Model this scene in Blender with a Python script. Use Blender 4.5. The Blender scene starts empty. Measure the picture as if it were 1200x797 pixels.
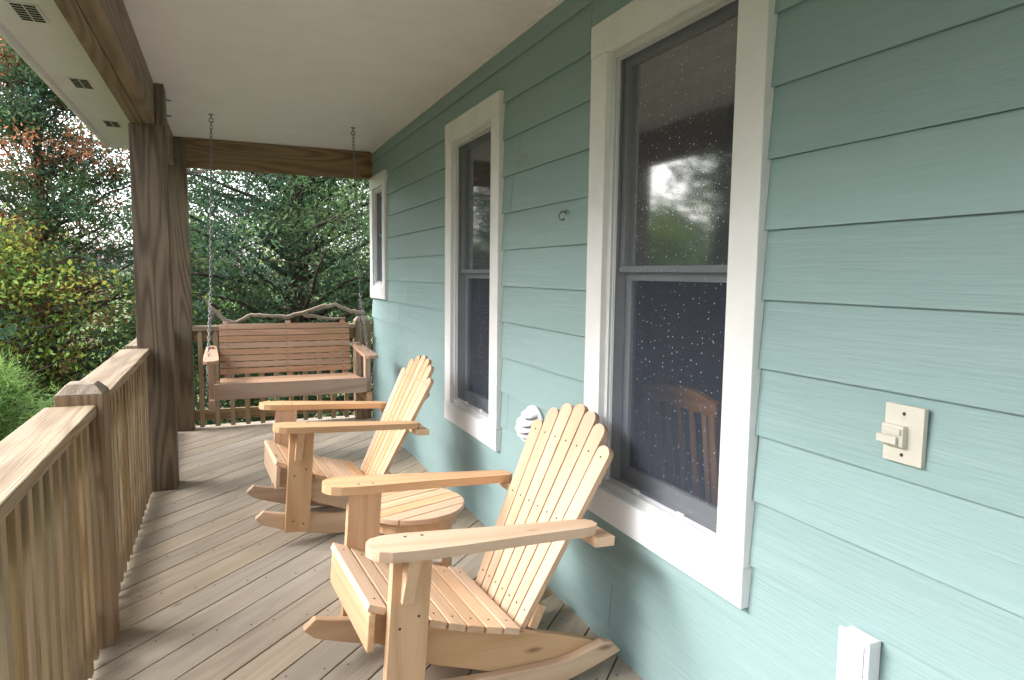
import bpy, bmesh, math, random
import numpy as np
from mathutils import Vector, Matrix
R=random.Random(7)
NP=np.random.RandomState(5)
CX,CH=-1.275,1.35
scene=bpy.context.scene
scene.view_settings.view_transform='Standard'
scene.view_settings.look='None'
scene.view_settings.exposure=0

# ---------------------------------------------------------------- materials
class NT:
    def __init__(s,name):
        s.m=bpy.data.materials.new(name); s.m.use_nodes=True
        s.t=s.m.node_tree; s.t.nodes.clear()
        s.out=s.t.nodes.new('ShaderNodeOutputMaterial')
    def n(s,typ,**k):
        nd=s.t.nodes.new(typ)
        for a,b in k.items(): setattr(nd,a,b)
        return nd
    def l(s,a,b): s.t.links.new(a,b)
    def put(s,sock,v):
        if isinstance(v,bpy.types.NodeSocket): s.l(v,sock)
        else: sock.default_value=v
    def math(s,op,a,b=0.0,clamp=False):
        nd=s.n('ShaderNodeMath',operation=op); nd.use_clamp=clamp
        s.put(nd.inputs[0],a); s.put(nd.inputs[1],b); return nd.outputs[0]
    def mix(s,f,a,b,mode='MIX'):
        nd=s.n('ShaderNodeMix',data_type='RGBA',blend_type=mode)
        s.put(nd.inputs[0],f); s.put(nd.inputs[6],a); s.put(nd.inputs[7],b); return nd.outputs[2]
    def attr(s,name,o='Vector'):
        nd=s.n('ShaderNodeAttribute'); nd.attribute_name=name; return nd.outputs[o]
    def scale(s,v,sc):
        nd=s.n('ShaderNodeMapping'); s.l(v,nd.inputs[0]); nd.inputs['Scale'].default_value=sc; return nd.outputs[0]
    def noise(s,v,sc=1,det=3,ro=.5,dist=0):
        nd=s.n('ShaderNodeTexNoise'); s.l(v,nd.inputs['Vector'])
        nd.inputs['Scale'].default_value=sc; nd.inputs['Detail'].default_value=det
        nd.inputs['Roughness'].default_value=ro; nd.inputs['Distortion'].default_value=dist
        return nd.outputs[0]
    def ramp(s,v,a,b,c0=(0,0,0,1),c1=(1,1,1,1)):
        nd=s.n('ShaderNodeValToRGB'); s.l(v,nd.inputs[0])
        e=nd.color_ramp.elements; e[0].position=a; e[1].position=b; e[0].color=c0; e[1].color=c1
        return nd.outputs[0]
    def bsdf(s,col,rough=.6,spec=.5,bump=None,bd=.002,metal=0):
        p=s.n('ShaderNodeBsdfPrincipled')
        s.put(p.inputs['Base Color'],col); s.put(p.inputs['Roughness'],rough)
        p.inputs['Specular IOR Level'].default_value=spec; p.inputs['Metallic'].default_value=metal
        if bump is not None:
            b=s.n('ShaderNodeBump'); b.inputs['Strength'].default_value=1; b.inputs['Distance'].default_value=bd
            s.l(bump,b.inputs['Height']); s.l(b.outputs[0],p.inputs['Normal'])
        s.l(p.outputs[0],s.out.inputs[0]); return p

def c4(c): return (c[0],c[1],c[2],1)
def wood(name,cA,cB,grain=55,ringw=.5,fiberw=.35,blotw=.4,tone=.35,rough=.6,knot=(.08,.04,.02),kn=.07,bd=.0012,spec=.35,stain=None):
    t=NT(name); gc=t.attr('gc'); rn=t.attr('rnd','Fac')
    n1=t.noise(t.scale(gc,(.55,6,6)),1,1,.5)
    ring=t.math('SINE',t.math('MULTIPLY',n1,grain)); ring=t.math('MULTIPLY_ADD',ring,.5); 
    ring.node.inputs[2].default_value=.5
    ring=t.math('POWER',ring,1.6)
    fib=t.ramp(t.noise(t.scale(gc,(4,170,170)),1,2,.6),.3,.7)
    blo=t.ramp(t.noise(t.scale(gc,(1.3,5,5)),1,3,.6),.3,.72)
    f=t.math('ADD',t.math('MULTIPLY',ring,ringw),t.math('MULTIPLY',fib,fiberw))
    f=t.math('ADD',f,t.math('MULTIPLY',blo,blotw),True)
    col=t.mix(f,c4(cA),c4(cB))
    if stain:
        s2=t.ramp(t.noise(t.scale(gc,(.8,2.5,2.5)),1.3,3,.6),.5,.68)
        col=t.mix(t.math('MULTIPLY',s2,.55),col,c4(stain))
    v=t.n('ShaderNodeTexVoronoi'); t.l(t.scale(gc,(2.1,7,7)),v.inputs['Vector']); v.inputs['Scale'].default_value=1
    k=t.ramp(v.outputs['Distance'],kn*.6,kn*1.7,(1,1,1,1),(0,0,0,1))
    col=t.mix(t.math('MULTIPLY',k,.8),col,c4(knot))
    hs=t.n('ShaderNodeHueSaturation'); t.l(col,hs.inputs['Color'])
    val=t.math('MULTIPLY_ADD',rn,tone); val.node.inputs[2].default_value=1-tone/2
    t.l(val,hs.inputs['Value']); 
    sat=t.math('MULTIPLY_ADD',t.math('FRACT',t.math('MULTIPLY',rn,7.3)),.35); sat.node.inputs[2].default_value=.83
    t.l(sat,hs.inputs['Saturation'])
    t.bsdf(hs.outputs[0],rough,spec,t.math('MULTIPLY',fib,-.6),bd); return t.m

M={}
M['chair']=wood('cypress_wood',(.68,.47,.315),(.54,.345,.21),grain=42,ringw=.48,fiberw=.28,blotw=.4,tone=.24,rough=.5,knot=(.16,.06,.025),kn=.055,bd=.0006)
M['swing']=wood('swing_wood',(.58,.385,.275),(.41,.25,.165),grain=40,tone=.25,rough=.5,bd=.0006,knot=(.1,.05,.03))
M['deck']=wood('weathered_deck_wood',(.47,.41,.335),(.30,.245,.19),grain=44,ringw=.30,fiberw=.42,blotw=.33,tone=.26,rough=.6,bd=.0016,stain=(.29,.255,.205),knot=(.12,.09,.07),kn=.05)
M['rail']=wood('treated_rail_wood',(.45,.325,.205),(.235,.155,.085),grain=60,ringw=.5,tone=.3,rough=.55,stain=(.29,.255,.175),bd=.0014)
M['railtop']=wood('weathered_rail_cap_wood',(.38,.305,.22),(.20,.145,.095),grain=55,ringw=.55,tone=.2,rough=.6,stain=(.24,.215,.165),bd=.0016)
M['post']=wood('treated_post_wood',(.22,.17,.125),(.085,.06,.043),grain=80,ringw=.6,fiberw=.45,tone=.2,rough=.6,stain=(.15,.135,.105),bd=.0026)
M['beam']=wood('treated_beam_wood',(.32,.22,.14),(.14,.088,.053),grain=65,ringw=.55,tone=.25,rough=.55,stain=(.19,.165,.115),bd=.002)
M['drift']=wood('driftwood',(.38,.32,.26),(.19,.15,.11),grain=30,tone=.1,rough=.8)
M['oak']=wood('oak_wood',(.74,.40,.19),(.56,.27,.11),grain=40,tone=.1,rough=.4,bd=.0005)
def plain(name,c,rough=.5,spec=.5,metal=0,nz=.06,bs=200,bd=.0002):
    t=NT(name); tc=t.n('ShaderNodeTexCoord').outputs['Object']
    a=t.noise(tc,6,4,.6); b=t.noise(tc,bs,1,.5)
    d=tuple(x*(1-nz*3) for x in c)
    col=t.mix(t.ramp(a,.35,.7),c4(c),c4(d))
    t.bsdf(col,rough,spec,b,bd,metal); return t.m
M['white']=plain('white_trim_paint',(.80,.81,.83),.4,nz=.03,bs=90,bd=.0006)
M['ceil']=plain('white_ceiling_paint',(.80,.79,.82),.6,nz=.02,bs=60,bd=.0005)
M['vinyl']=plain('vinyl_frame',(.60,.62,.63),.4,nz=.03)
M['sash']=plain('dimmed_sash_vinyl',(.44,.47,.49),.4,nz=.03)  # grey has the dimming behind the insect screen painted in
M['beige']=plain('cream_plastic',(.62,.60,.53),.45,nz=.05)
M['plas']=plain('white_plastic',(.76,.77,.80),.35,nz=.03)
M['greyplas']=plain('grey_plastic',(.50,.52,.56),.45,nz=.05)
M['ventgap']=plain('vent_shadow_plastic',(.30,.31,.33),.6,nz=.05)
M['dark']=plain('dark_gap',(.012,.012,.012),.9)
M['room']=plain('dimmed_interior_paint',(.10,.11,.14),.9)  # dimness of the room put into the wall colour
M['metal']=plain('galvanised_steel',(.30,.30,.31),.45,metal=.9)
M['screw']=plain('screw_head',(.06,.05,.04),.5,metal=.5)
M['shingle']=plain('roof_shingle',(.13,.12,.12),.9,bs=40,bd=.01)
M['found']=plain('foundation_block',(.34,.33,.31),.9)
M['under']=plain('roof_sheathing',(.25,.2,.15),.9)
M['bark']=plain('bark',(.085,.06,.045),.95,nz=.15,bs=25,bd=.02)

def siding():
    t=NT('teal_siding_paint'); gc=t.attr('gc'); rn=t.attr('rnd','Fac')
    w=t.noise(t.scale(gc,(2.2,40,40)),1,4,.65,.0)
    w2=t.noise(t.scale(gc,(7,150,150)),1,2,.6)
    blo=t.noise(t.scale(gc,(.9,2.2,2.2)),1,4,.6)
    fine=t.noise(t.scale(gc,(30,60,60)),1,3,.7)
    col=t.mix(t.ramp(blo,.3,.75),(.272,.392,.400,1),(.244,.360,.364,1))
    col=t.mix(t.math('MULTIPLY',t.ramp(w,.5,.72),.28),col,(.345,.465,.48,1))
    col=t.mix(t.math('MULTIPLY',t.ramp(fine,.62,.8),.25),col,(.19,.29,.29,1))
    hs=t.n('ShaderNodeHueSaturation'); t.l(col,hs.inputs['Color'])
    v=t.math('MULTIPLY_ADD',rn,.06); v.node.inputs[2].default_value=.97; t.l(v,hs.inputs['Value'])
    h=t.math('ADD',w,t.math('MULTIPLY',w2,.6))
    t.bsdf(hs.outputs[0],.5,.35,h,.0018); return t.m
M['siding']=siding()

def glass():
    t=NT('window_glass'); tc=t.n('ShaderNodeTexCoord').outputs['Object']
    w=t.noise(tc,1.6,1,.5)
    b=t.n('ShaderNodeBump'); b.inputs['Distance'].default_value=.004; t.l(w,b.inputs['Height'])
    fr=t.n('ShaderNodeFresnel'); fr.inputs[0].default_value=1.28
    tr=t.n('ShaderNodeBsdfTransparent'); tr.inputs[0].default_value=(.80,.84,.86,1)
    g=t.n('ShaderNodeBsdfGlossy'); g.inputs['Roughness'].default_value=.06; t.l(b.outputs[0],g.inputs['Normal'])
    mx=t.n('ShaderNodeMixShader'); t.l(fr.outputs[0],mx.inputs[0]); t.l(tr.outputs[0],mx.inputs[1]); t.l(g.outputs[0],mx.inputs[2])
    t.l(mx.outputs[0],t.out.inputs[0])
    return t.m
M['glass']=glass()
def screen():
    t=NT('insect_screen'); tc=t.n('ShaderNodeTexCoord').outputs['Object']
    sx=t.n('ShaderNodeSeparateXYZ'); t.l(tc,sx.inputs[0]); cb=t.n('ShaderNodeCombineXYZ')
    t.l(sx.outputs[1],cb.inputs[0]); t.l(sx.outputs[2],cb.inputs[1])
    v=t.n('ShaderNodeTexVoronoi'); v.voronoi_dimensions='2D'; t.l(cb.outputs[0],v.inputs['Vector']); v.inputs['Scale'].default_value=42
    sep=t.n('ShaderNodeSeparateColor'); t.l(v.outputs['Color'],sep.inputs[0])
    rad=t.math('MULTIPLY',t.math('SUBTRACT',sep.outputs[0],.35,True),.14)
    drop=t.math('LESS_THAN',v.outputs['Distance'],rad)
    wv=t.n('ShaderNodeTexWave',bands_direction='Z'); t.l(tc,wv.inputs['Vector']); wv.inputs['Scale'].default_value=95
    wh=t.n('ShaderNodeTexWave',bands_direction='Y'); t.l(tc,wh.inputs['Vector']); wh.inputs['Scale'].default_value=95
    wire=t.math('MAXIMUM',t.ramp(wv.outputs[0],.55,.9),t.ramp(wh.outputs[0],.55,.9))
    a=t.math('MULTIPLY_ADD',wire,.36); a.node.inputs[2].default_value=.26
    fac=t.math('MAXIMUM',a,t.math('MULTIPLY',drop,.85))
    col=t.mix(drop,(.080,.092,.122,1),(.56,.62,.68,1))
    tr=t.n('ShaderNodeBsdfTransparent'); d=t.n('ShaderNodeBsdfDiffuse'); t.l(col,d.inputs[0])
    mx=t.n('ShaderNodeMixShader'); t.l(fac,mx.inputs[0]); t.l(tr.outputs[0],mx.inputs[1]); t.l(d.outputs[0],mx.inputs[2])
    t.l(mx.outputs[0],t.out.inputs[0]); return t.m
M['screen']=screen()
def leafm():
    t=NT('foliage'); c=t.attr('col','Color')
    d=t.n('ShaderNodeBsdfDiffuse'); t.l(c,d.inputs[0])
    tr=t.n('ShaderNodeBsdfTranslucent'); t.l(c,tr.inputs[0])
    m1=t.n('ShaderNodeMixShader'); m1.inputs[0].default_value=.4
    t.l(d.outputs[0],m1.inputs[1]); t.l(tr.outputs[0],m1.inputs[2])
    t.l(m1.outputs[0],t.out.inputs[0]); return t.m
M['leaf']=leafm()
def groundm():
    t=NT('grass_ground'); tc=t.n('ShaderNodeTexCoord').outputs['Object']
    a=t.noise(tc,.35,6,.6); b=t.noise(tc,9,5,.7)
    col=t.mix(t.ramp(a,.4,.62),(.07,.115,.035,1),(.13,.11,.065,1))
    col=t.mix(t.ramp(b,.4,.7),col,(.09,.14,.04,1))
    t.bsdf(col,.95,.2,b,.05); return t.m
M['ground']=groundm()

# ---------------------------------------------------------------- mesh builder
class MB:
    def __init__(s): s.v=[];s.f=[];s.g=[];s.r=[];s.mi=[]
    def add(s,vs,fs,gs,mat=0,rnd=None):
        o=len(s.v); r=R.random() if rnd is None else rnd
        off=Vector((R.uniform(0,60),R.uniform(0,60),R.uniform(0,60)))
        s.v+= [tuple(x) for x in vs]; s.g+=[tuple(Vector(g)+off) for g in gs]; s.r+=[r]*len(vs)
        s.f+= [tuple(i+o for i in f) for f in fs]; s.mi+=[mat]*len(fs)
    def prism(s,poly,t,Mx,mat=0,along=0,rnd=None):
        n=len(poly); vs=[];gs=[]
        for c in (-t/2,t/2):
            for a,b in poly:
                vs.append(Mx@Vector((a,b,c)))
                g=(a,b,c) if along==0 else (b,a,c); gs.append(g)
        fs=[tuple(range(n))[::-1],tuple(range(n,2*n))]
        for i in range(n):
            j=(i+1)%n; fs.append((i,j,n+j,n+i))
        s.add(vs,fs,gs,mat,rnd)
    def box(s,x0,x1,y0,y1,z0,z1,mat=0,Mx=None,along=None,rnd=None):
        Mx=Mx or Matrix()
        cs=[(x,y,z) for x in (x0,x1) for y in (y0,y1) for z in (z0,z1)]
        d=(x1-x0,y1-y0,z1-z0); a=d.index(max(d)) if along is None else along
        cen=((x0+x1)/2,(y0+y1)/2,(z0+z1)/2)
        gs=[]
        for c in cs:
            q=[c[i]-cen[i] for i in range(3)]
            gs.append((q[a],q[(a+1)%3],q[(a+2)%3]))
        fs=[(0,1,3,2),(4,6,7,5),(0,4,5,1),(2,3,7,6),(0,2,6,4),(1,5,7,3)]
        s.add([Mx@Vector(c) for c in cs],fs,gs,mat,rnd)
    def tube(s,pts,rad,n=8,mat=0,closed=False,rnd=None):
        pts=[Vector(p) for p in pts]; m=len(pts)
        if not hasattr(rad,'__len__'): rad=[rad]*m
        vs=[];gs=[];L=0;up=None
        for i,p in enumerate(pts):
            if closed: d=pts[(i+1)%m]-pts[i-1]
            else: d=pts[min(i+1,m-1)]-pts[max(i-1,0)]
            d.normalize()
            if up is None:
                up=Vector((0,0,1)) if abs(d.z)<.9 else Vector((1,0,0))
            a=d.cross(up).normalized(); b=a.cross(d).normalized(); up=b
            if i: L+=(p-pts[i-1]).length
            for k in range(n):
                th=2*math.pi*k/n; o=a*math.cos(th)*rad[i]+b*math.sin(th)*rad[i]
                vs.append(p+o); gs.append((L,math.cos(th)*rad[i],math.sin(th)*rad[i]))
        fs=[]
        for i in range(m if closed else m-1):
            j=(i+1)%m
            for k in range(n):
                l=(k+1)%n; fs.append((i*n+k,i*n+l,j*n+l,j*n+k))
        if not closed: fs+=[tuple(range(n))[::-1],tuple(range((m-1)*n,m*n))]
        s.add(vs,fs,gs,mat,rnd)
    def disc(s,c,nrm,r,mat=0,h=.0015,n=8):
        nrm=Vector(nrm).normalized(); q=nrm.to_track_quat('Z','Y').to_matrix().to_4x4()
        Mx=Matrix.Translation(Vector(c))@q
        s.prism([(r*math.cos(2*math.pi*k/n),r*math.sin(2*math.pi*k/n)) for k in range(n)],h,Mx,mat)
    def build(s,name,mats,parent=None,bevel=0,smooth=False,Mw=None,seg=2):
        me=bpy.data.meshes.new(name); me.from_pydata(s.v,[],s.f)
        a=me.attributes.new('gc','FLOAT_VECTOR','POINT'); a.data.foreach_set('vector',np.array(s.g,dtype=np.float32).ravel())
        a=me.attributes.new('rnd','FLOAT','POINT'); a.data.foreach_set('value',np.array(s.r,dtype=np.float32))
        for m in mats: me.materials.append(m)
        me.polygons.foreach_set('material_index',s.mi)
        bm=bmesh.new(); bm.from_mesh(me); bmesh.ops.recalc_face_normals(bm,faces=bm.faces); bm.to_mesh(me); bm.free()
        if smooth: me.polygons.foreach_set('use_smooth',[True]*len(me.polygons))
        me.update()
        ob=bpy.data.objects.new(name,me); scene.collection.objects.link(ob)
        if Mw: me.transform(Mw)
        if parent: ob.parent=parent
        if bevel:
            b=ob.modifiers.new('bev','BEVEL'); b.width=bevel; b.segments=seg; b.limit_method='ANGLE'; b.angle_limit=math.radians(35)
            b.harden_normals=False
        return ob
def empty(name,loc=(0,0,0),rz=0,parent=None):
    e=bpy.data.objects.new(name,None); scene.collection.objects.link(e)
    e.location=loc; e.rotation_euler=(0,0,rz); e.empty_display_size=.2
    if parent: e.parent=parent
    return e
def T(x,y,z): return Matrix.Translation((x,y,z))
def frame(o,a,b,c):
    m=Matrix.Identity(4)
    for i in range(3): m[i][0]=a[i];m[i][1]=b[i];m[i][2]=c[i];m[i][3]=o[i]
    return m

Y0,Y1=-4.0,6.34
ZC=2.44
# ---------------------------------------------------------------- house
house=empty('house')
TR=.11
wins=[(1.357,2.238,.475,2.235),(3.13,4.0,.465,2.23),(5.68,6.3,1.13,2.20),(-2.2,-1.3,.475,2.235)]
holes=[(a+TR*.9,b-TR*.9,c+TR*.9,d-TR*.9) for a,b,c,d in wins]
mb=MB()
z=-.28
while z<ZC:
    z0=z; z1=min(z+.175,ZC+.01)
    js=[Y0]; y=Y0+R.uniform(.6,3.4)
    while y<Y1-.4: js.append(y); y+=3.66
    js.append(Y1)
    def xo(zz): return -.014+.011*(zz-z0)/.175
    for i in range(len(js)-1):
        a=js[i]+.0012; b=js[i+1]-.0012; rnd=R.random()
        ys={a,b}; zs={z0,z1}
        for h in holes:
            for q in h[:2]:
                if a<q<b: ys.add(q)
            for q in h[2:]:
                if z0<q<z1: zs.add(q)
        ys=sorted(ys); zs=sorted(zs); off=Vector((R.uniform(0,50),R.uniform(0,50),R.uniform(0,50)))
        for p in range(len(ys)-1):
            for q in range(len(zs)-1):
                ya,yb,za,zb=ys[p],ys[p+1],zs[q],zs[q+1]; cy,cz=(ya+yb)/2,(za+zb)/2
                if any(h[0]<cy<h[1] and h[2]<cz<h[3] for h in holes): continue
                vs=[(xo(za),ya,za),(xo(za),yb,za),(xo(zb),yb,zb),(xo(zb),ya,zb)]
                fs=[(0,1,2,3)]
                if q==0:
                    vs+=[(-.002,ya,za+.001),(-.002,yb,za+.001)]; fs.append((0,4,5,1))
                o=len(mb.v); mb.v+=vs; mb.f+=[tuple(i2+o for i2 in f) for f in fs]; mb.mi+=[0]*len(fs)
                mb.g+=[tuple(Vector((v[1],v[2],v[0]))+off) for v in vs]; mb.r+=[rnd]*len(vs)
    z+=.175
mb.build('siding_wall',[M['siding']],house)
mb=MB()
def wallcells(x0,x1,za,zb,mat):
    ys=sorted({Y0,Y1}|{q for h in holes for q in h[:2]})
    for p in range(len(ys)-1):
        col=[h for h in holes if h[0]<(ys[p]+ys[p+1])/2<h[1]]
        if not col: mb.box(x0,x1,ys[p],ys[p+1],za,zb,mat)
        else:
            h=col[0]; mb.box(x0,x1,ys[p],ys[p+1],za,h[2],mat); mb.box(x0,x1,ys[p],ys[p+1],h[3],zb,mat)
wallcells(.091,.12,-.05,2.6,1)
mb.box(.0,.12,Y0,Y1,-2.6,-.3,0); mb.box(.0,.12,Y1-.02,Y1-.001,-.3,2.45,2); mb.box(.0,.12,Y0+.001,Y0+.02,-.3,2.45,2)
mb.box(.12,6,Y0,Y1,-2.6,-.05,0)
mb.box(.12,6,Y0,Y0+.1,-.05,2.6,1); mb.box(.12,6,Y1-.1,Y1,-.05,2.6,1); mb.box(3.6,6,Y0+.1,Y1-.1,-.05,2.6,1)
mb.box(.12,6,Y0,Y1,2.6,2.9,1)
mb.build('house_body',[M['found'],M['room'],M['siding']],house)
dc=empty('dining_chair',(.34,2.08,-.07))
mb=MB()
tl=math.radians(-6)
Mb=T(0,0,.45)@Matrix.Rotation(tl,4,'Y')
for s in (1,-1):
    mb.box(-.018,.018,s*.20-.018,s*.20+.018,-.0,.50,0,Mb)
    mb.box(-.018,.018,s*.20-.018,s*.20+.018,0.02,.4495,0)
    mb.box(.38,.415,s*.19-.018,s*.19+.018,0.02,.43,0)
    mb.box(.02,.38,s*.19-.01,s*.19+.01,.16,.185,0)
pl=[(-.225,.49),(.225,.49),(.225,.54),(.12,.565),(0,.572),(-.12,.565),(-.225,.54)]
mb.prism(pl,.026,Mb@frame((0,0,0),(0,1,0),(0,0,1),(1,0,0)),0)
mb.box(-.01,.01,-.18,.18,.06,.10,0,Mb)
for k in range(5): mb.box(-.006,.006,-.145+k*.0725-.013,-.145+k*.0725+.013,.10,.49,0,Mb)
mb.prism([(-.01,-.215),(.42,-.225),(.44,-.20),(.44,.20),(.42,.225),(-.01,.215)],.028,T(0,0,.446),0)
mb.build('chair_frame',[M['oak']],dc,bevel=.004)

mb=MB()
ys=[Y0,-2.2,.24,2.68,5.12,6.72]
for i in range(len(ys)-1):
    mb.box(-1.63,.0,ys[i]+.0012,ys[i+1]-.0012,ZC,ZC+.012,0)
mb.box(-.02,-.0,Y0,Y1,ZC-.012,ZC-.0005,0)
mb.build('porch_ceiling',[M['ceil']],house,bevel=.001)
mb=MB()
mb.box(-2.13,-1.752,Y0,6.72,2.41,2.422,0)
mb.box(-2.155,-2.1315,Y0,6.745,2.375,2.60,0)
mb.box(-2.13,.0,6.7215,6.745,2.375,2.60,0)
for vy in (-2.3,-1.14,.02,1.17,2.33,3.49,4.65,5.81):
    vx=-1.99
    mb.box(vx-.055,vx+.055,vy-.11,vy+.11,2.404,2.4095,1)
    for i in range(2):
        for j in range(7):
            yy=vy-.09+j*.03-.0; xx=vx-.043+i*.046
            mb.box(xx,xx+.04,yy-.009,yy+.009,2.4025,2.4038,2)
mb.build('soffit',[M['ceil'],M['plas'],M['dark']],house)
mb=MB()
mb.box(-2.13,.0,Y0,6.72,2.46,2.60,1)
v=[(-2.25,Y0-.1,2.60),(6.5,Y0-.1,5.2),(6.5,6.85,5.2),(-2.25,6.85,2.60),(-2.25,Y0-.1,2.66),(6.5,Y0-.1,5.26),(6.5,6.85,5.26),(-2.25,6.85,2.66)]
mb.add(v,[(0,1,2,3),(4,7,6,5),(0,4,5,1),(3,2,6,7),(0,3,7,4),(1,5,6,2)],v,0)
v=[(.1,Y0,2.9),(6,Y0,2.9),(6,Y0,4.95),(.1,Y0,3.28),(.1,Y1,2.9),(6,Y1,2.9),(6,Y1,4.95),(.1,Y1,3.28)]
mb.add(v,[(0,1,2,3),(4,7,6,5),(0,3,7,4),(1,5,6,2)],v,1)
mb.build('roof',[M['shingle'],M['under']],house)

def window(w):
    y0,y1,z0,z1=w
    e=empty('window',((0),(y0+y1)/2,(z0+z1)/2),0,house)
    cy,cz=(y0+y1)/2,(z0+z1)/2
    a,b,c,d=y0-cy,y1-cy,z0-cz,z1-cz
    mb=MB()
    mb.box(-.036,.0,a,b,c,c+TR,0,along=1); mb.box(-.036,.0,a,b,d-TR,d,0,along=1)
    mb.box(-.034,.0,a+.001,a+TR,c+TR+.0008,d-TR-.0008,0); mb.box(-.034,.0,b-TR,b-.001,c+TR+.0008,d-TR-.0008,0)
    mb.build('casing',[M['white']],e,bevel=.0025)
    a+=TR;b-=TR;c+=TR;d-=TR
    mb=MB()
    for (p,q,r,s) in ((a-.006,b+.006,c-.006,c+.026),(a-.006,b+.006,d-.026,d+.006)):
        mb.box(-.012,.09,p,q,r,s,0)
    mb.box(-.0125,.09,a-.005,a+.024,c+.026,d-.026,0); mb.box(-.0125,.09,b-.024,b+.005,c+.026,d-.026,0)
    mb.box(-.004,.008,a+.024,a+.031,c+.026,d-.026,0);mb.box(-.004,.008,b-.031,b-.024,c+.026,d-.026,0)
    mb.build('jamb_frame',[M['vinyl']],e,bevel=.002)
    a+=.026;b-=.026;c+=.026;d-=.026
    mid=.03
    mb=MB()
    x0,x1=.022,.048; w1=.032
    mb.box(x0,x1,a,a+w1,mid,d,0);mb.box(x0,x1,b-w1,b,mid,d,0);mb.box(x0-.001,x1,a+w1,b-w1,d-w1,d,0);mb.box(x0-.002,x1,a,b,mid-.022,mid,0)
    x0,x1=.0495,.075; w1=.042
    mb.box(x0,x1,a,a+w1,c,mid-.022,0);mb.box(x0,x1,b-w1,b,c,mid-.022,0);mb.box(x0-.001,x1,a+w1,b-w1,c,c+.055,0);mb.box(x0-.001,x1,a+w1,b-w1,mid-.05,mid-.023,0)
    for t in (a+(b-a)*.3,b-(b-a)*.3): mb.box(-.001,.012,t-.018,t+.018,c+.001,c+.016,1)
    mb.build('sash',[M['sash'],M['plas']],e,bevel=.002)
    mb=MB()
    for (x,p,q,r,s) in ((.037,a+.02,b-.02,mid-.005,d-.02),(.063,a+.03,b-.03,c+.04,mid-.03)):
        vs=[(x,p,r),(x,q,r),(x,q,s),(x,p,s)]; mb.add(vs,[(0,3,2,1)],vs,0)
    mb.build('glass',[M['glass']],e)
    mb=MB(); vs=[(.004,a,c),(.004,b,c),(.004,b,d),(.004,a,d)]
    mb.add(vs,[(0,1,2,3)],vs,0); mb.build('insect_screen',[M['screen']],e)
    mb=MB()
    for q in ((a,a+.010,c,d),(b-.010,b,c,d),(a+.01,b-.01,c,c+.012),(a+.01,b-.01,d-.012,d)):
        mb.box(.001,.009,*q,0)
    mb.build('screen_frame',[M['greyplas']],e,bevel=.001)
for w in wins: window(w)

# ---------------------------------------------------------------- deck
DX0,DX1,DY0,DY1=-1.90,-.004,-4.0,6.50
def clip(poly,f):
    out=[]
    for i in range(len(poly)):
        p,q=poly[i],poly[(i+1)%len(poly)]; a,b=f(p),f(q)
        if a>=0: out.append(p)
        if a*b<0:
            t=a/(a-b); out.append((p[0]+(q[0]-p[0])*t,p[1]+(q[1]-p[1])*t))
    return out
s2=math.sqrt(.5)
deck=empty('porch_deck')
mb=MB(); pitch=.1465; w=.140
du=Vector((s2,s2,0)); dv=Vector((-s2,s2,0))
vmin=-(DX1)*s2+DY0*s2-.3; vmax=(-DX0+DY1)*s2+.3
n=int((vmax-vmin)/pitch)+1
for i in range(n):
    va=vmin+i*pitch; vb=va+w
    poly=[(-9,va),(9,va),(9,vb),(-9,vb)]
    X=lambda p:(p[0]*s2-p[1]*s2); Yf=lambda p:(p[0]*s2+p[1]*s2)
    for f in (lambda p:X(p)-DX0,lambda p:DX1-X(p),lambda p:Yf(p)-DY0,lambda p:DY1-Yf(p)):
        poly=clip(poly,f)
        if not poly: break
    if len(poly)<3: continue
    h=R.uniform(-.0008,.0008)
    mb.prism(poly,.026,frame((0,0,-.013+h),du,dv,(0,0,1)),0)
    y=DY0+.2
    while y<DY1:
        for vv in (va+.025,vb-.025):
            u=y/s2-vv; xx=(u-vv)*s2
            if DX0+.03<xx<DX1-.03: mb.disc((xx+R.uniform(-.004,.004),y+R.uniform(-.004,.004),.0006+h),(0,0,1),.0038,1)
        y+=.406
mb.build('deck_boards',[M['deck'],M['screw']],deck,bevel=.004)
mb=MB()
y=DY0+.2
while y<DY1-.05: mb.box(DX0+.04,0,y-.019,y+.019,-.27,-.029,0); y+=.406
mb.box(DX0,DX0+.038,DY0,DY1,-.27,-.029,0); mb.box(DX0+.04,0,DY1-.038,DY1,-.27,-.029,0)
for y in (-3.9,-1,1,2.78,4.7,6.37): mb.box(-1.8,-1.66,y-.07,y+.07,-2.6,-.271,0)
mb.build('joists',[M['post']],deck)

# ---------------------------------------------------------------- posts, beams
def bolt(mb,x,y,z,mat): 
    mb.disc((x,y,z),(1,0,0),.019,mat,.004,12); mb.disc((x+.006,y,z),(1,0,0),.011,mat,.012,6); mb.tube([(x+.01,y,z),(x+.035,y,z)],.006,8,mat)
def bigpost(y):
    mb=MB()
    mb.box(-1.76,-1.57,y,y+.19,0,2.2,0,rnd=.5); mb.box(-1.618,-1.5702,y,y+.19,2.2005,ZC,0,rnd=.5)
    for zz in (2.27,2.36): bolt(mb,-1.57,y+.06,zz,1)
    return mb.build('porch_post',[M['post'],M['metal']],bevel=.005)
bigpost(4.60); bigpost(-1.3)
mb=MB(); mb.box(-1.67,-1.53,6.30,6.44,0,2.438,0,rnd=.8); mb.build('porch_post',[M['post']],bevel=.005)
mb=MB()
mb.box(-1.75,-1.6865,Y0,6.29,2.20,2.438,0,rnd=.3); mb.box(-1.684,-1.62,Y0,6.29,2.203,2.438,0,rnd=.7)
mb.build('porch_beam',[M['beam']],bevel=.003)
mb=MB()
mb.box(-1.529,-.0,6.30,6.338,2.2,2.438,0,rnd=.8); mb.box(-1.529,-.0,6.34,6.378,2.2,2.438,0)
mb.build('porch_beam',[M['beam']],bevel=.003)

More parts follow.
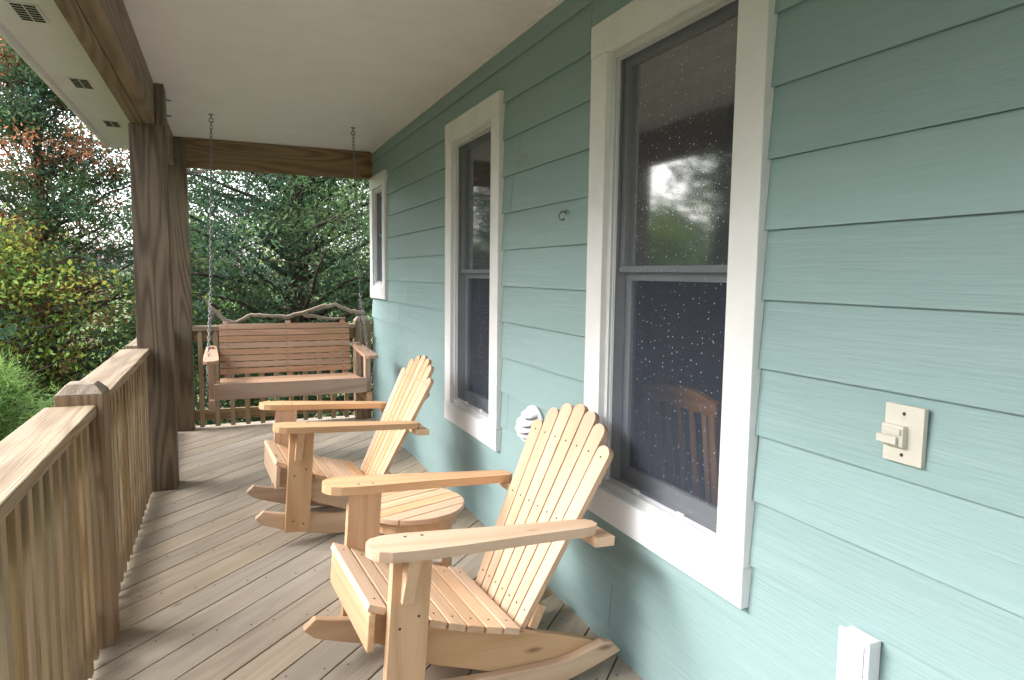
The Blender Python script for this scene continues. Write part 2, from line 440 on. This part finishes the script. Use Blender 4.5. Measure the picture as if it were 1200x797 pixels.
rail=empty('porch_railing')
RX0,RX1=-1.845,-1.692
mb=MB(); zr=.885
for a,b in ((-3.9,.80),(.95,2.708),(2.852,4.598),(4.792,6.298)):
    mb.box(RX0,RX1,a,b,zr-.038,zr,0)
mb.box(-1.528,-.172,6.30,6.44,zr-.038,zr,0)
mb.build('rail_cap',[M['railtop']],rail,bevel=.005)
mb=MB()
for a,b in ((-3.9,.80),(.95,2.708),(2.852,4.598),(4.792,6.298)):
    mb.box(-1.779,-1.741,a,b,zr-.13,zr-.0385,0); mb.box(-1.779,-1.741,a,b,.07,.16,0)
    y=a+.05
    while y<b-.03:
        mb.box(-1.7405,-1.7025,y,y+.038,.02+R.uniform(0,.01),zr-.0388,0); y+=.105
mb.box(-1.528,-.172,6.36,6.398,zr-.13,zr-.0385,0); mb.box(-1.528,-.172,6.36,6.398,.07,.16,0)
x=-1.49
while x<-.2: mb.box(x,x+.038,6.3215,6.3595,.02,zr-.0388,0); x+=.122
mb.build('balusters',[M['rail']],rail,bevel=.002)
def chpost(mb,x0,x1,y0,y1,zt):
    mb.box(x0,x1,y0,y1,0,zt-.035,0,rnd=.5)
    i=.03
    v=[(x0,y0,zt-.0345),(x1,y0,zt-.0345),(x1,y1,zt-.0345),(x0,y1,zt-.0345),(x0+i,y0+i,zt),(x1-i,y0+i,zt),(x1-i,y1-i,zt),(x0+i,y1-i,zt)]
    g=[(q[2],q[0],q[1]) for q in v]
    mb.add(v,[(0,3,2,1),(4,5,6,7),(0,1,5,4),(1,2,6,5),(2,3,7,6),(3,0,4,7)],g,1,.7)
mb=MB()
chpost(mb,-1.815,-1.67,2.71,2.85,.955); chpost(mb,-1.815,-1.67,.802,.948,.955); chpost(mb,-.17,-.03,6.30,6.44,.95)
mb.build('newel_posts',[M['beam'],M['railtop']],rail,bevel=.003)

mb=MB()
def wob(pts,n=6,a=.012):
    o=[]
    for i in range(len(pts)-1):
        p,q=Vector(pts[i]),Vector(pts[i+1])
        for k in range(n): o.append(p.lerp(q,k/n)+Vector((R.uniform(-a,a),R.uniform(-a,a),R.uniform(-a,a))))
    o.append(Vector(pts[-1])); return o
def branch(pts,r0,r1,mat=0,n=8):
    p=wob(pts,4,.006); m=len(p)
    mb.tube(p,[ (r0+(r1-r0)*i/(m-1))*R.uniform(.85,1.2) for i in range(m)],n,mat)
yb=6.36
branch([(-1.44,yb,1.14),(-1.36,yb,1.02),(-1.27,yb,.925),(-1.16,yb,.895)],.010,.024)
branch([(-1.18,yb,.91),(-1.06,yb,.98),(-.93,yb-.02,.965),(-.78,yb,.955),(-.62,yb,.985),(-.48,yb,1.04),(-.34,yb-.01,1.06),(-.2,yb,1.0),(-.08,yb,.98)],.014,.021)
branch([(-.62,yb,.97),(-.5,yb,.95),(-.38,yb,.93),(-.25,yb,.94)],.016,.010)
branch([(-1.36,yb,1.0),(-1.38,yb+.03,.93),(-1.41,yb,.90)],.012,.008)
mb.build('driftwood_branch',[M['drift']],smooth=True)

# ---------------------------------------------------------------- chairs
def arc_tip(L0,L1,w0,w1,n=8):
    pts=[(-w0/2,L0),(w0/2,L0)]
    r=w1/2; hh=r*.75
    for k in range(n+1):
        th=math.pi*k/n; pts.append((r*math.cos(th),L1-hh+hh*math.sin(th)))
    return pts
def chair(loc,rz):
    e=empty('adirondack_rocking_chair',loc,rz)
    W=M['chair']; mats=[W,M['screw']]
    TL=T(.42+.045,0,1.252)@Matrix.Rotation(math.radians(3.7),4,'Y')@T(-.42,0,-1.252)
    AZ=.5605
    mb=MB()
    for s in (1,-1):
        top=[(.0,.0),(.006,.030),(.022,.055),(.055,.070),(.12,.075),(.25,.071),(.40,.060),(.55,.050),(.68,.044),(.715,.036),(.735,.015)]
        bot=[(.735,-.015),(.715,-.032),(.68,-.037),(.55,-.040),(.40,-.046),(.25,-.056),(.12,-.064),(.055,-.060),(.022,-.046),(.006,-.024)]
        poly=[(a,s*b) for a,b in top+bot]
        mb.prism(poly,.030,T(0,s*.300,AZ+.015),0)
        for q in (.12,.17): mb.disc((q,s*.267,AZ+.0305),(0,0,1),.005,1)
    mb.build('armrests',mats,e,bevel=.006,seg=3,Mw=TL)
    mb=MB()
    for s in (1,-1):
        y=s*.2665
        mb.box(.085,.200,y-.0175,y+.0175,.045,AZ-.0005,0)
        mb.prism([(.0,.0),(.0,-.15),(.02,-.15),(.058,-.02),(.058,0)],.034,frame((.128,y+s*.018,AZ-.001),(0,s,0),(0,0,1),(1,0,0)),0,along=1)
        for q in ((.115,.33),(.17,.36),(.12,.10),(.17,.085)): mb.disc((q[0],y+s*.018,q[1]),(0,s,0),.0045,1)
    mb.build('front_legs',mats,e,bevel=.004,Mw=TL)
    mb=MB()
    def zb(x): return .002+(x-.42)**2/2.5
    for s in (1,-1):
        bot=[];top=[];n=26
        for k in range(n+1):
            x=-.055+.98*k/n; bot.append((x,zb(x)+(.018*max(0,(-.02-x)/.035)**2)))
            hgt=.072+.033*math.sin(math.pi*min(1,max(0,(x-.02)/.7)))
            f=math.sqrt(max(0,1-((-.0-x)/.056)**2)) if x<-.0 else 1
            f2=min(1,(.925-x)/.08)**.5 if x>.845 else 1
            top.append((x,zb(x)+.018*max(0,(-.02-x)/.035)**2+(hgt-.018*max(0,(-.02-x)/.035)**2)*max(.0,f*f2)))
        poly=bot+top[1:-1][::-1]
        mb.prism(poly,.034,frame((0,s*.2285,0),(1,0,0),(0,0,1),(0,-1,0)),0)
    mb.build('rockers',mats,e,bevel=.005,Mw=TL)
    mb=MB()
    def zs(x):
        return .365-.135*(x-.06)/.44-.016*math.sin(math.pi*min(1,max(0,(x-.06)/.44)))
    for s in (1,-1):
        top=[(.055+.5*k/14,zs(.055+.5*k/14)) for k in range(15)]
        poly=top+[(.66,.19),(.80,.15),(.86,.125),(.84,.085),(.70,.075),(.45,.10),(.25,.16),(.12,.235),(.055,.265)]
        mb.prism(poly,.030,frame((0,s*.195,0),(1,0,0),(0,0,1),(0,-1,0)),0)
    mb.box(.034,.054,-.249,.249,.255,.368,0)
    mb.box(.5,.53,-.178,.178,.13,.20,0)
    mb.build('seat_frame',mats,e,bevel=.004,Mw=TL)
    mb=MB()
    x=.030; 
    for k in range(8):
        x2=x+.056; xm=(x+x2)/2; sl=math.atan2(zs(x2)-zs(x),x2-x)
        zz=zs(max(xm,.06))+.0125
        Mx=T(xm,0,zz)@Matrix.Rotation(-sl,4,'Y')
        mb.box(-.0275,.0275,-.247,.247,-.0105,.0105,0,Mx)
        for s in (1,-1):
            p=Mx@Vector((.0,s*.195,.0108)); mb.disc(p,(0,0,1),.0042,1)
        x+=.0625
    mb.build('seat',mats,e,bevel=.0045,seg=3,Mw=TL)
    mb=MB(); al=math.radians(22.4)
    wv=Vector((math.sin(al),0,math.cos(al))); nv=Vector((-math.cos(al),0,math.sin(al)))
    O=Vector((.565,0,.205))
    for i in range(-3,4):
        tilt=math.atan2(i*.0255,.72)
        Lt={0:.765,1:.752,2:.722,3:.66}[abs(i)]
        wd=(wv*math.cos(tilt)+Vector((0,1,0))*math.sin(tilt)); ud=wd.cross(nv).normalized()
        o=O+Vector((0,i*.0535,0))
        w0,w1=.047,.072
        mb.prism(arc_tip(0,Lt,w0,w1),.020,frame(o,ud,wd,nv),0,along=1)
        for q in (.06,.37,.62):
            if q<Lt: mb.disc(o+wd*q+nv*.0105,nv,.0042,1)
    Mf=frame(O,(0,1,0),wv,nv)
    mb.box(-.20,.20,.02,.10,-.042,-.0105,0,Mf)
    mb.box(.705,.775,-.36,.36,AZ-.030,AZ-.001,0)
    poly=[(-.20,.54),(.20,.54),(.225,.57)]+[(.225-.45*k/10,.57+.055*math.sin(math.pi*k/10)) for k in range(1,10)]+[(-.225,.57)]
    mb.prism(poly,.025,Mf@T(0,0,-.0235),0)
    mb.build('backrest',mats,e,bevel=.004,seg=3,Mw=TL)
    return e
chair((-.961,2.09,0),.063)
chair((-1.095,3.715,0),.058)

# ---------------------------------------------------------------- side table
tb=empty('side_table',(-.575,2.70,0),math.radians(20))
mb=MB(); rr=.215; TZ=.395
for k in range(6):
    a=-rr+k*(2*rr/6)+.002; b=a+2*rr/6-.004
    poly=[]
    N=10
    def hx(y): return math.sqrt(max(0.0004,rr*rr-y*y))
    for j in range(N+1):
        yy=a+(b-a)*j/N; poly.append((hx(yy),yy))
    for j in range(N,-1,-1):
        yy=a+(b-a)*j/N; poly.append((-hx(yy),yy))
    mb.prism(poly,.022,T(0,0,TZ),0)
mb.build('table_top',[M['chair']],tb,bevel=.003)
mb=MB()
N=20
for k in range(N):
    t0=2*math.pi*k/N; t1=2*math.pi*(k+1)/N; r0,r1=.165,.185
    p=[(r1*math.cos(t0),r1*math.sin(t0)),(r1*math.cos(t1),r1*math.sin(t1)),(r0*math.cos(t1),r0*math.sin(t1)),(r0*math.cos(t0),r0*math.sin(t0))]
    mb.prism(p,.055,T(0,0,TZ-.039),0,rnd=.5)
for k in range(4):
    Mx=Matrix.Rotation(math.pi/4+k*math.pi/2,4,'Z')
    mb.box(.130,.160,-.045,.045,0,TZ-.012,0,Mx)
mb.box(-.13,.13,-.03,.03,.14,.165,0,Matrix.Rotation(math.pi/4,4,'Z'))
mb.box(-.13,.13,-.03,.03,.115,.139,0,Matrix.Rotation(-math.pi/4,4,'Z'))
mb.build('table_legs',[M['chair']],tb,bevel=.003)

# ---------------------------------------------------------------- swing
sw=empty('porch_swing',(-.835,5.3,0))
mats=[M['swing'],M['screw'],M['metal']]
mb=MB(); bw=.48
rec=math.radians(14)
wv=Vector((0,math.sin(rec),math.cos(rec))); nv=Vector((0,-math.cos(rec),math.sin(rec)))
O=Vector((0,.17,.57))
Mf=frame(O,(1,0,0),wv,nv)
for k in range(8):
    mb.box(-bw,bw,.015+k*.0485,.015+k*.0485+.042,-.009,.009,0,Mf)
    for x in (-bw+.06,0,bw-.06):
        mb.disc(Mf@Vector((x,.036+k*.0485,.0098)),nv,.004,1)
mb.build('backrest',mats,sw,bevel=.003)
mb=MB()
for k in range(7): mb.box(-bw,bw,-.27+k*.06,-.27+k*.06+.052,.562-.003*k,.582-.003*k,0)
mb.build('seat',mats,sw,bevel=.003)
mb=MB()
for x in (-bw+.03,0,bw-.06):
    mb.box(x,x+.035,-.05,.42,-.045,-.0095,0,Mf,along=1)
    mb.box(x,x+.035,-.25,.17,.47,.561-.02,0)
mb.box(-bw-.035,bw+.035,-.30,-.272,.475,.585,0)
mb.box(-bw-.03,bw+.03,.12,.148,.46,.54,0)
for s in (1,-1):
    x=s*(bw+.055)
    mb.box(x-.018,x+.018,-.24,-.16,.44,.745,0); mb.box(x-.018,x+.018,.15,.22,.44,.80,0)
    mb.box(x-.018,x+.018,-.31,.24,.40,.475,0,along=1)
    poly=[(-.36,-.045),(-.38,-.02),(-.38,.03),(-.35,.055),(-.1,.05),(.28,.035),(.28,-.035),(-.1,-.045)]
    mb.prism(poly,.024,frame((x,0,.762),(0,1,.05),(1,0,0),(0,-.05,1)),0)
mb.build('frame',mats,sw,bevel=.003)
mb=MB()
def chain(p,q):
    p,q=Vector(p),Vector(q); d=q-p; L=d.length; d.normalize(); n=int(L/.026)
    a=d.cross(Vector((.3,.9,.1))).normalized(); b=d.cross(a)
    for k in range(n):
        c=p+d*(L*(k+.5)/n); s=a if k%2 else b
        pts=[]
        for j in range(10):
            th=2*math.pi*j/10
            pts.append(c+d*(.018*math.cos(th))+s*(.0085*math.sin(th)))
        mb.tube(pts,.0026,5,0,closed=True)
for s in (1,-1):
    hx=s*.49; x=s*(bw+.085)
    top=(hx,.03,ZC-.05); kn=(s*.525,.0,1.22)
    chain(top,kn); chain(kn,(x,-.27,.50)); chain(kn,(x,.20,.50))
    mb.tube([(hx,.03,ZC),(hx,.03,ZC-.03)],.005,8,0)
    pts=[(hx+.014*math.cos(t),.03,ZC-.042+.014*math.sin(t)) for t in [2*math.pi*j/12 for j in range(12)]]
    mb.tube(pts,.004,6,0,closed=True)
    mb.disc((hx,.03,ZC-.002),(0,0,1),.018,0,.004,14)
mb.build('chains',[M['metal']],sw,smooth=True)

# ---------------------------------------------------------------- wall fittings
e=empty('light_switch',(-.012,.936,1.04))
mb=MB()
mb.box(-.012,0,-.0425,.0425,-.059,.059,0)
mb.box(-.026,-.012,-.010,.038,-.024,.018,0)
mb.box(-.033,-.026,.000,.044,-.020,-.004,0); mb.box(-.031,-.0262,-.006,.030,.000,.012,0)
for s in (1,-1): mb.disc((-.0125,0,s*.042),(-1,0,0),.004,1)
mb.build('switch_plate',[M['beige'],M['screw']],e,bevel=.0045,seg=4)
e=empty('outlet_box',(-.010,1.0,.527))
mb=MB()
mb.box(-.030,0,-.036,.036,-.06,.06,0); mb.box(-.038,-.0305,-.039,.039,-.064,.064,0)
mb.box(-.0405,-.0382,-.028,.028,-.05,.05,1)
mb.build('cover',[M['plas'],M['greyplas']],e,bevel=.005,seg=3)
e=empty('dryer_vent',(-.010,2.72,.69))
mb=MB()
def ell(w,h,n=24): return [(w/2*math.cos(2*math.pi*k/n),h/2*math.sin(2*math.pi*k/n)) for k in range(n)]
mb.prism(ell(.20,.165),.012,frame((-.006,0,0),(0,1,0),(0,0,1),(1,0,0)),0)
for k in range(5):
    q=(.86,1,1,.9,.68)[k]; zz=-.056+k*.027
    dep=(.045,.065,.075,.07,.05)[k]; ww=.172*q
    pl=[(-ww/2,0)]+[(-ww/2*math.cos(math.pi*j/12),-dep*math.sin(math.pi*j/12)**.8) for j in range(1,12)]+[(ww/2,0)]
    mb.prism(pl,.013,frame((-.011,0,zz),(0,1,0),(1,0,.3),(0,0,1)),0)
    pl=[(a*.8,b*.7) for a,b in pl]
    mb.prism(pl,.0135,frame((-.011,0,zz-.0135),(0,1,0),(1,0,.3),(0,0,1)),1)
mb.build('louvred_cap',[M['plas'],M['ventgap']],e,bevel=.0025)
def hook(y,z,s=1,mat='metal'):
    mb=MB()
    mb.disc((-.016,y,z+.012),(1,0,0),.010*s,0,.003,12)
    pts=[(-.016,y,z+.012),(-.036,y,z+.010),(-.046,y,z-.004),(-.040,y,z-.020),(-.026,y,z-.022),(-.022,y,z-.012)]
    mb.tube(pts,.003*s,8,0); mb.build('wall_hook',[M[mat]],smooth=True)
hook(2.45,1.59); hook(2.85,1.87,.9,'greyplas')

# ---------------------------------------------------------------- foliage
def leaves(name,C,D,spread,per,L,Wd,col,parent,flat=.6,jit=.25):
    C=np.asarray(C,float);D=np.asarray(D,float);col=np.asarray(col,float)
    n=len(C); N=n*per; idx=np.repeat(np.arange(n),per)
    sp=np.asarray(spread)*np.ones(n); 
    off=NP.normal(size=(N,3))*sp[idx][:,None]*np.array([1,1,.6])
    off+=D[idx]*(NP.normal(size=N)*sp[idx]*1.0)[:,None]
    P=C[idx]+off
    d=D[idx]*flat+NP.normal(size=(N,3))*.55; d/=np.linalg.norm(d,axis=1)[:,None]+1e-9
    s=np.cross(d,NP.normal(size=(N,3))); s/=np.linalg.norm(s,axis=1)[:,None]+1e-9
    l=(L*(.6+.8*NP.rand(N)))[:,None]; w=(Wd*(.6+.8*NP.rand(N)))[:,None]
    V=np.empty((N,4,3)); V[:,0]=P; V[:,1]=P+d*l*.45+s*w*.5; V[:,2]=P+d*l; V[:,3]=P+d*l*.45-s*w*.5
    cc=col[idx]*(1-jit+2*jit*NP.rand(N))[:,None]
    CC=np.ones((N,4,4)); CC[:,:,:3]=cc[:,None,:]
    me=bpy.data.meshes.new(name); me.vertices.add(4*N); me.loops.add(4*N); me.polygons.add(N)
    me.vertices.foreach_set('co',V.astype(np.float32).ravel())
    me.loops.foreach_set('vertex_index',np.arange(4*N,dtype=np.int32))
    me.polygons.foreach_set('loop_start',np.arange(0,4*N,4,dtype=np.int32))
    me.polygons.foreach_set('loop_total',np.full(N,4,dtype=np.int32))
    me.update(calc_edges=True)
    a=me.attributes.new('col','FLOAT_COLOR','POINT'); a.data.foreach_set('color',CC.astype(np.float32).ravel())
    me.materials.append(M['leaf'])
    ob=bpy.data.objects.new(name,me); scene.collection.objects.link(ob); ob.parent=parent
    return ob
GZ=-2.6
def tree_parts(base,H,Rc,kind,nl,ncl,mb,pal,start=.2,redz=0,latk=.26):
    bx,by=base; tp=[]; 
    for k in range(9):
        t=k/8; tp.append(Vector((bx+.12*math.sin(3*t+bx),by+.12*math.cos(4*t+by),GZ+H*t*.97)))
    r0=.035*H**.8
    mb.tube(tp,[r0*(1-.9*k/8) for k in range(9)],8,0)
    C=[];D=[];col=[]
    for i in range(nl):
        t=start+(1-start)*(i+R.random())/nl
        if kind=='cone': rad=Rc*min(1,(1-t)**.65*1.15+.06); el=R.uniform(-.05,.5)+t*.5
        elif kind=='oval':
            q=(t-start)/(1-start); rad=Rc*math.sqrt(max(.05,1-(2*q-.9)**2)); el=R.uniform(0,.7)
        az=i*2.39996+R.uniform(-.4,.4); rad*=R.uniform(.6,1.2)
        f=t*8; k=min(7,int(f)); o=tp[k].lerp(tp[k+1],f-k)
        d=Vector((math.cos(az)*math.cos(el),math.sin(az)*math.cos(el),math.sin(el)))
        pts=[]
        for j in range(6):
            s=j/5; pts.append(o+d*rad*s+Vector((R.uniform(-.05,.05),R.uniform(-.05,.05),-.12*rad*s*s+R.uniform(-.04,.04)))*(1 if j else 0))
        rr0=r0*(1-.85*t)*.36
        mb.tube(pts,[max(.006,rr0*(1-.85*j/5)) for j in range(6)],5,0)
        tone=R.uniform(.6,1.3); base_c=Vector(R.choice(pal)); redl=redz and R.random()<redz*2
        for c in range(ncl):
            s=R.uniform(.12,1.0)**.8; f2=s*5; kk=min(4,int(f2)); p=pts[kk].lerp(pts[kk+1],f2-kk)
            lat=rad*latk*(1.1-.5*s)
            off=Vector((R.gauss(0,lat),R.gauss(0,lat),R.gauss(0,lat*.6)))
            q=p+off
            if c%3==0: mb.tube([p,p.lerp(q,.6)+Vector((0,0,.03)),q],[.008,.005,.003],4,0)
            dd=(d*.8+off.normalized()*.7+Vector((0,0,-.15))).normalized()
            C.append(q);D.append(dd)
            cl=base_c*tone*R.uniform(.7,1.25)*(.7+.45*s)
            if redl and R.random()<.6: cl=Vector((.40,.175,.09))*R.uniform(.6,1.2)
            col.append(cl)
    return C,D,col
CED=[(.095,.160,.085),(.074,.138,.072),(.12,.19,.085),(.095,.17,.12)]
DEC=[(.30,.37,.08),(.22,.33,.08),(.35,.37,.08),(.18,.28,.08)]
GRN=[(.15,.24,.08),(.12,.20,.07),(.20,.27,.085)]
def tree(name,base,H,Rc,kind,nl,ncl,per,L,Wd,sp,pal,start=.2,redz=0,flat=.6,latk=.26):
    e=empty(name,(0,0,0)); mb=MB()
    C,D,col=tree_parts(base,H,Rc,kind,nl,ncl,mb,pal,start,redz,latk)
    mb.build('trunk',[M['bark']],e,smooth=True)
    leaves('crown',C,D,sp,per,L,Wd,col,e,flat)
tree('cedar_tree',(-.35,10.8),9.5,2.9,'cone',100,20,64,.072,.026,.14,CED,.16)
tree('cedar_tree',(-3.3,10.4),7.0,2.3,'cone',75,14,84,.065,.022,.11,CED+[(.13,.22,.10)],.16,.30)
tree('cedar_tree',(2.6,11.6),9.0,2.6,'cone',45,9,55,.08,.03,.13,CED,.16)
tree('deciduous_tree',(-3.5,9.0),4.4,1.6,'oval',50,8,30,.062,.032,.16,DEC+DEC+GRN[2:],.25,.02,.2)
tree('deciduous_tree',(-5.4,10.0),4.8,1.9,'oval',42,8,32,.07,.036,.17,DEC+GRN,.25,.02,.2)
tree('pine_tree',(-2.95,6.4),3.2,.85,'cone',42,9,80,.11,.006,.07,[(.20,.32,.12),(.24,.38,.12)],.3,0,1.1)
tree('deciduous_tree',(-1.3,8.9),3.1,1.2,'oval',28,8,30,.06,.032,.14,GRN+CED[:2],.25,0,.2)
e=empty('distant_trees'); mb=MB(); C=[];D=[];col=[]
spots=[]
for k in range(11): spots.append((-14+k*3.0+R.uniform(-.8,.8),18+R.uniform(-1.5,2.5),R.uniform(6.5,8.5) if k>4 else R.uniform(4.6,6.0),2.4))
for k in range(10): spots.append((-8.4+R.uniform(-1.0,.8),-8+k*2.3,R.uniform(6.4,8.2),2.3))
for (x,y,h,r) in spots:
    a,b,c=tree_parts((x,y),h,r,R.choice(['oval','cone']),28,8,mb,GRN+CED+DEC[1:2],.12)
    C+=a;D+=b;col+=c
mb.build('trunks',[M['bark']],e,smooth=True)
leaves('crowns',C,D,.25,24,.20,.10,col,e,.3)

mb=MB(); v=[(-300,-300,GZ),(300,-300,GZ),(300,300,GZ),(-300,300,GZ)]
mb.add(v,[(0,1,2,3)],v,0); mb.build('ground',[M['ground']])

# ---------------------------------------------------------------- world, light, camera
w=bpy.data.worlds.new('World'); scene.world=w; w.use_nodes=True
nt=w.node_tree; bg=nt.nodes['Background']
sky=nt.nodes.new('ShaderNodeTexSky'); sky.sky_type='NISHITA'; sky.sun_disc=False
sky.sun_elevation=math.radians(38); sky.sun_rotation=math.radians(290)
sky.dust_density=4; sky.ozone_density=1
hs=nt.nodes.new('ShaderNodeHueSaturation'); hs.inputs['Saturation'].default_value=.27; hs.inputs['Value'].default_value=6.5
nt.links.new(sky.outputs[0],hs.inputs['Color']); nt.links.new(hs.outputs[0],bg.inputs[0])
bg.inputs[1].default_value=.15
sl=bpy.data.lights.new('sun','SUN'); sl.energy=.5; sl.angle=math.radians(45); sl.color=(1,.98,.95)
so=bpy.data.objects.new('sun',sl); scene.collection.objects.link(so)
az=math.radians(290); el=math.radians(38)
sd=Vector((math.sin(az)*math.cos(el),math.cos(az)*math.cos(el),math.sin(el)))
so.rotation_euler=sd.to_track_quat('Z','Y').to_euler()

psi=math.radians(22.9); th=math.radians(5.45); rho=.012
fw=Vector((math.sin(psi)*math.cos(th),math.cos(psi)*math.cos(th),-math.sin(th)))
rt=Vector((math.cos(psi),-math.sin(psi),0)); up=rt.cross(fw)
r2=(rt+up*rho).normalized(); u2=r2.cross(fw).normalized()
cam=bpy.data.cameras.new('camera'); cam.lens=24; cam.sensor_width=36; cam.clip_end=1000; cam.clip_start=.02
co=bpy.data.objects.new('camera',cam); scene.collection.objects.link(co)
co.matrix_world=frame((CX,0,CH),r2,u2,-fw)
scene.camera=co
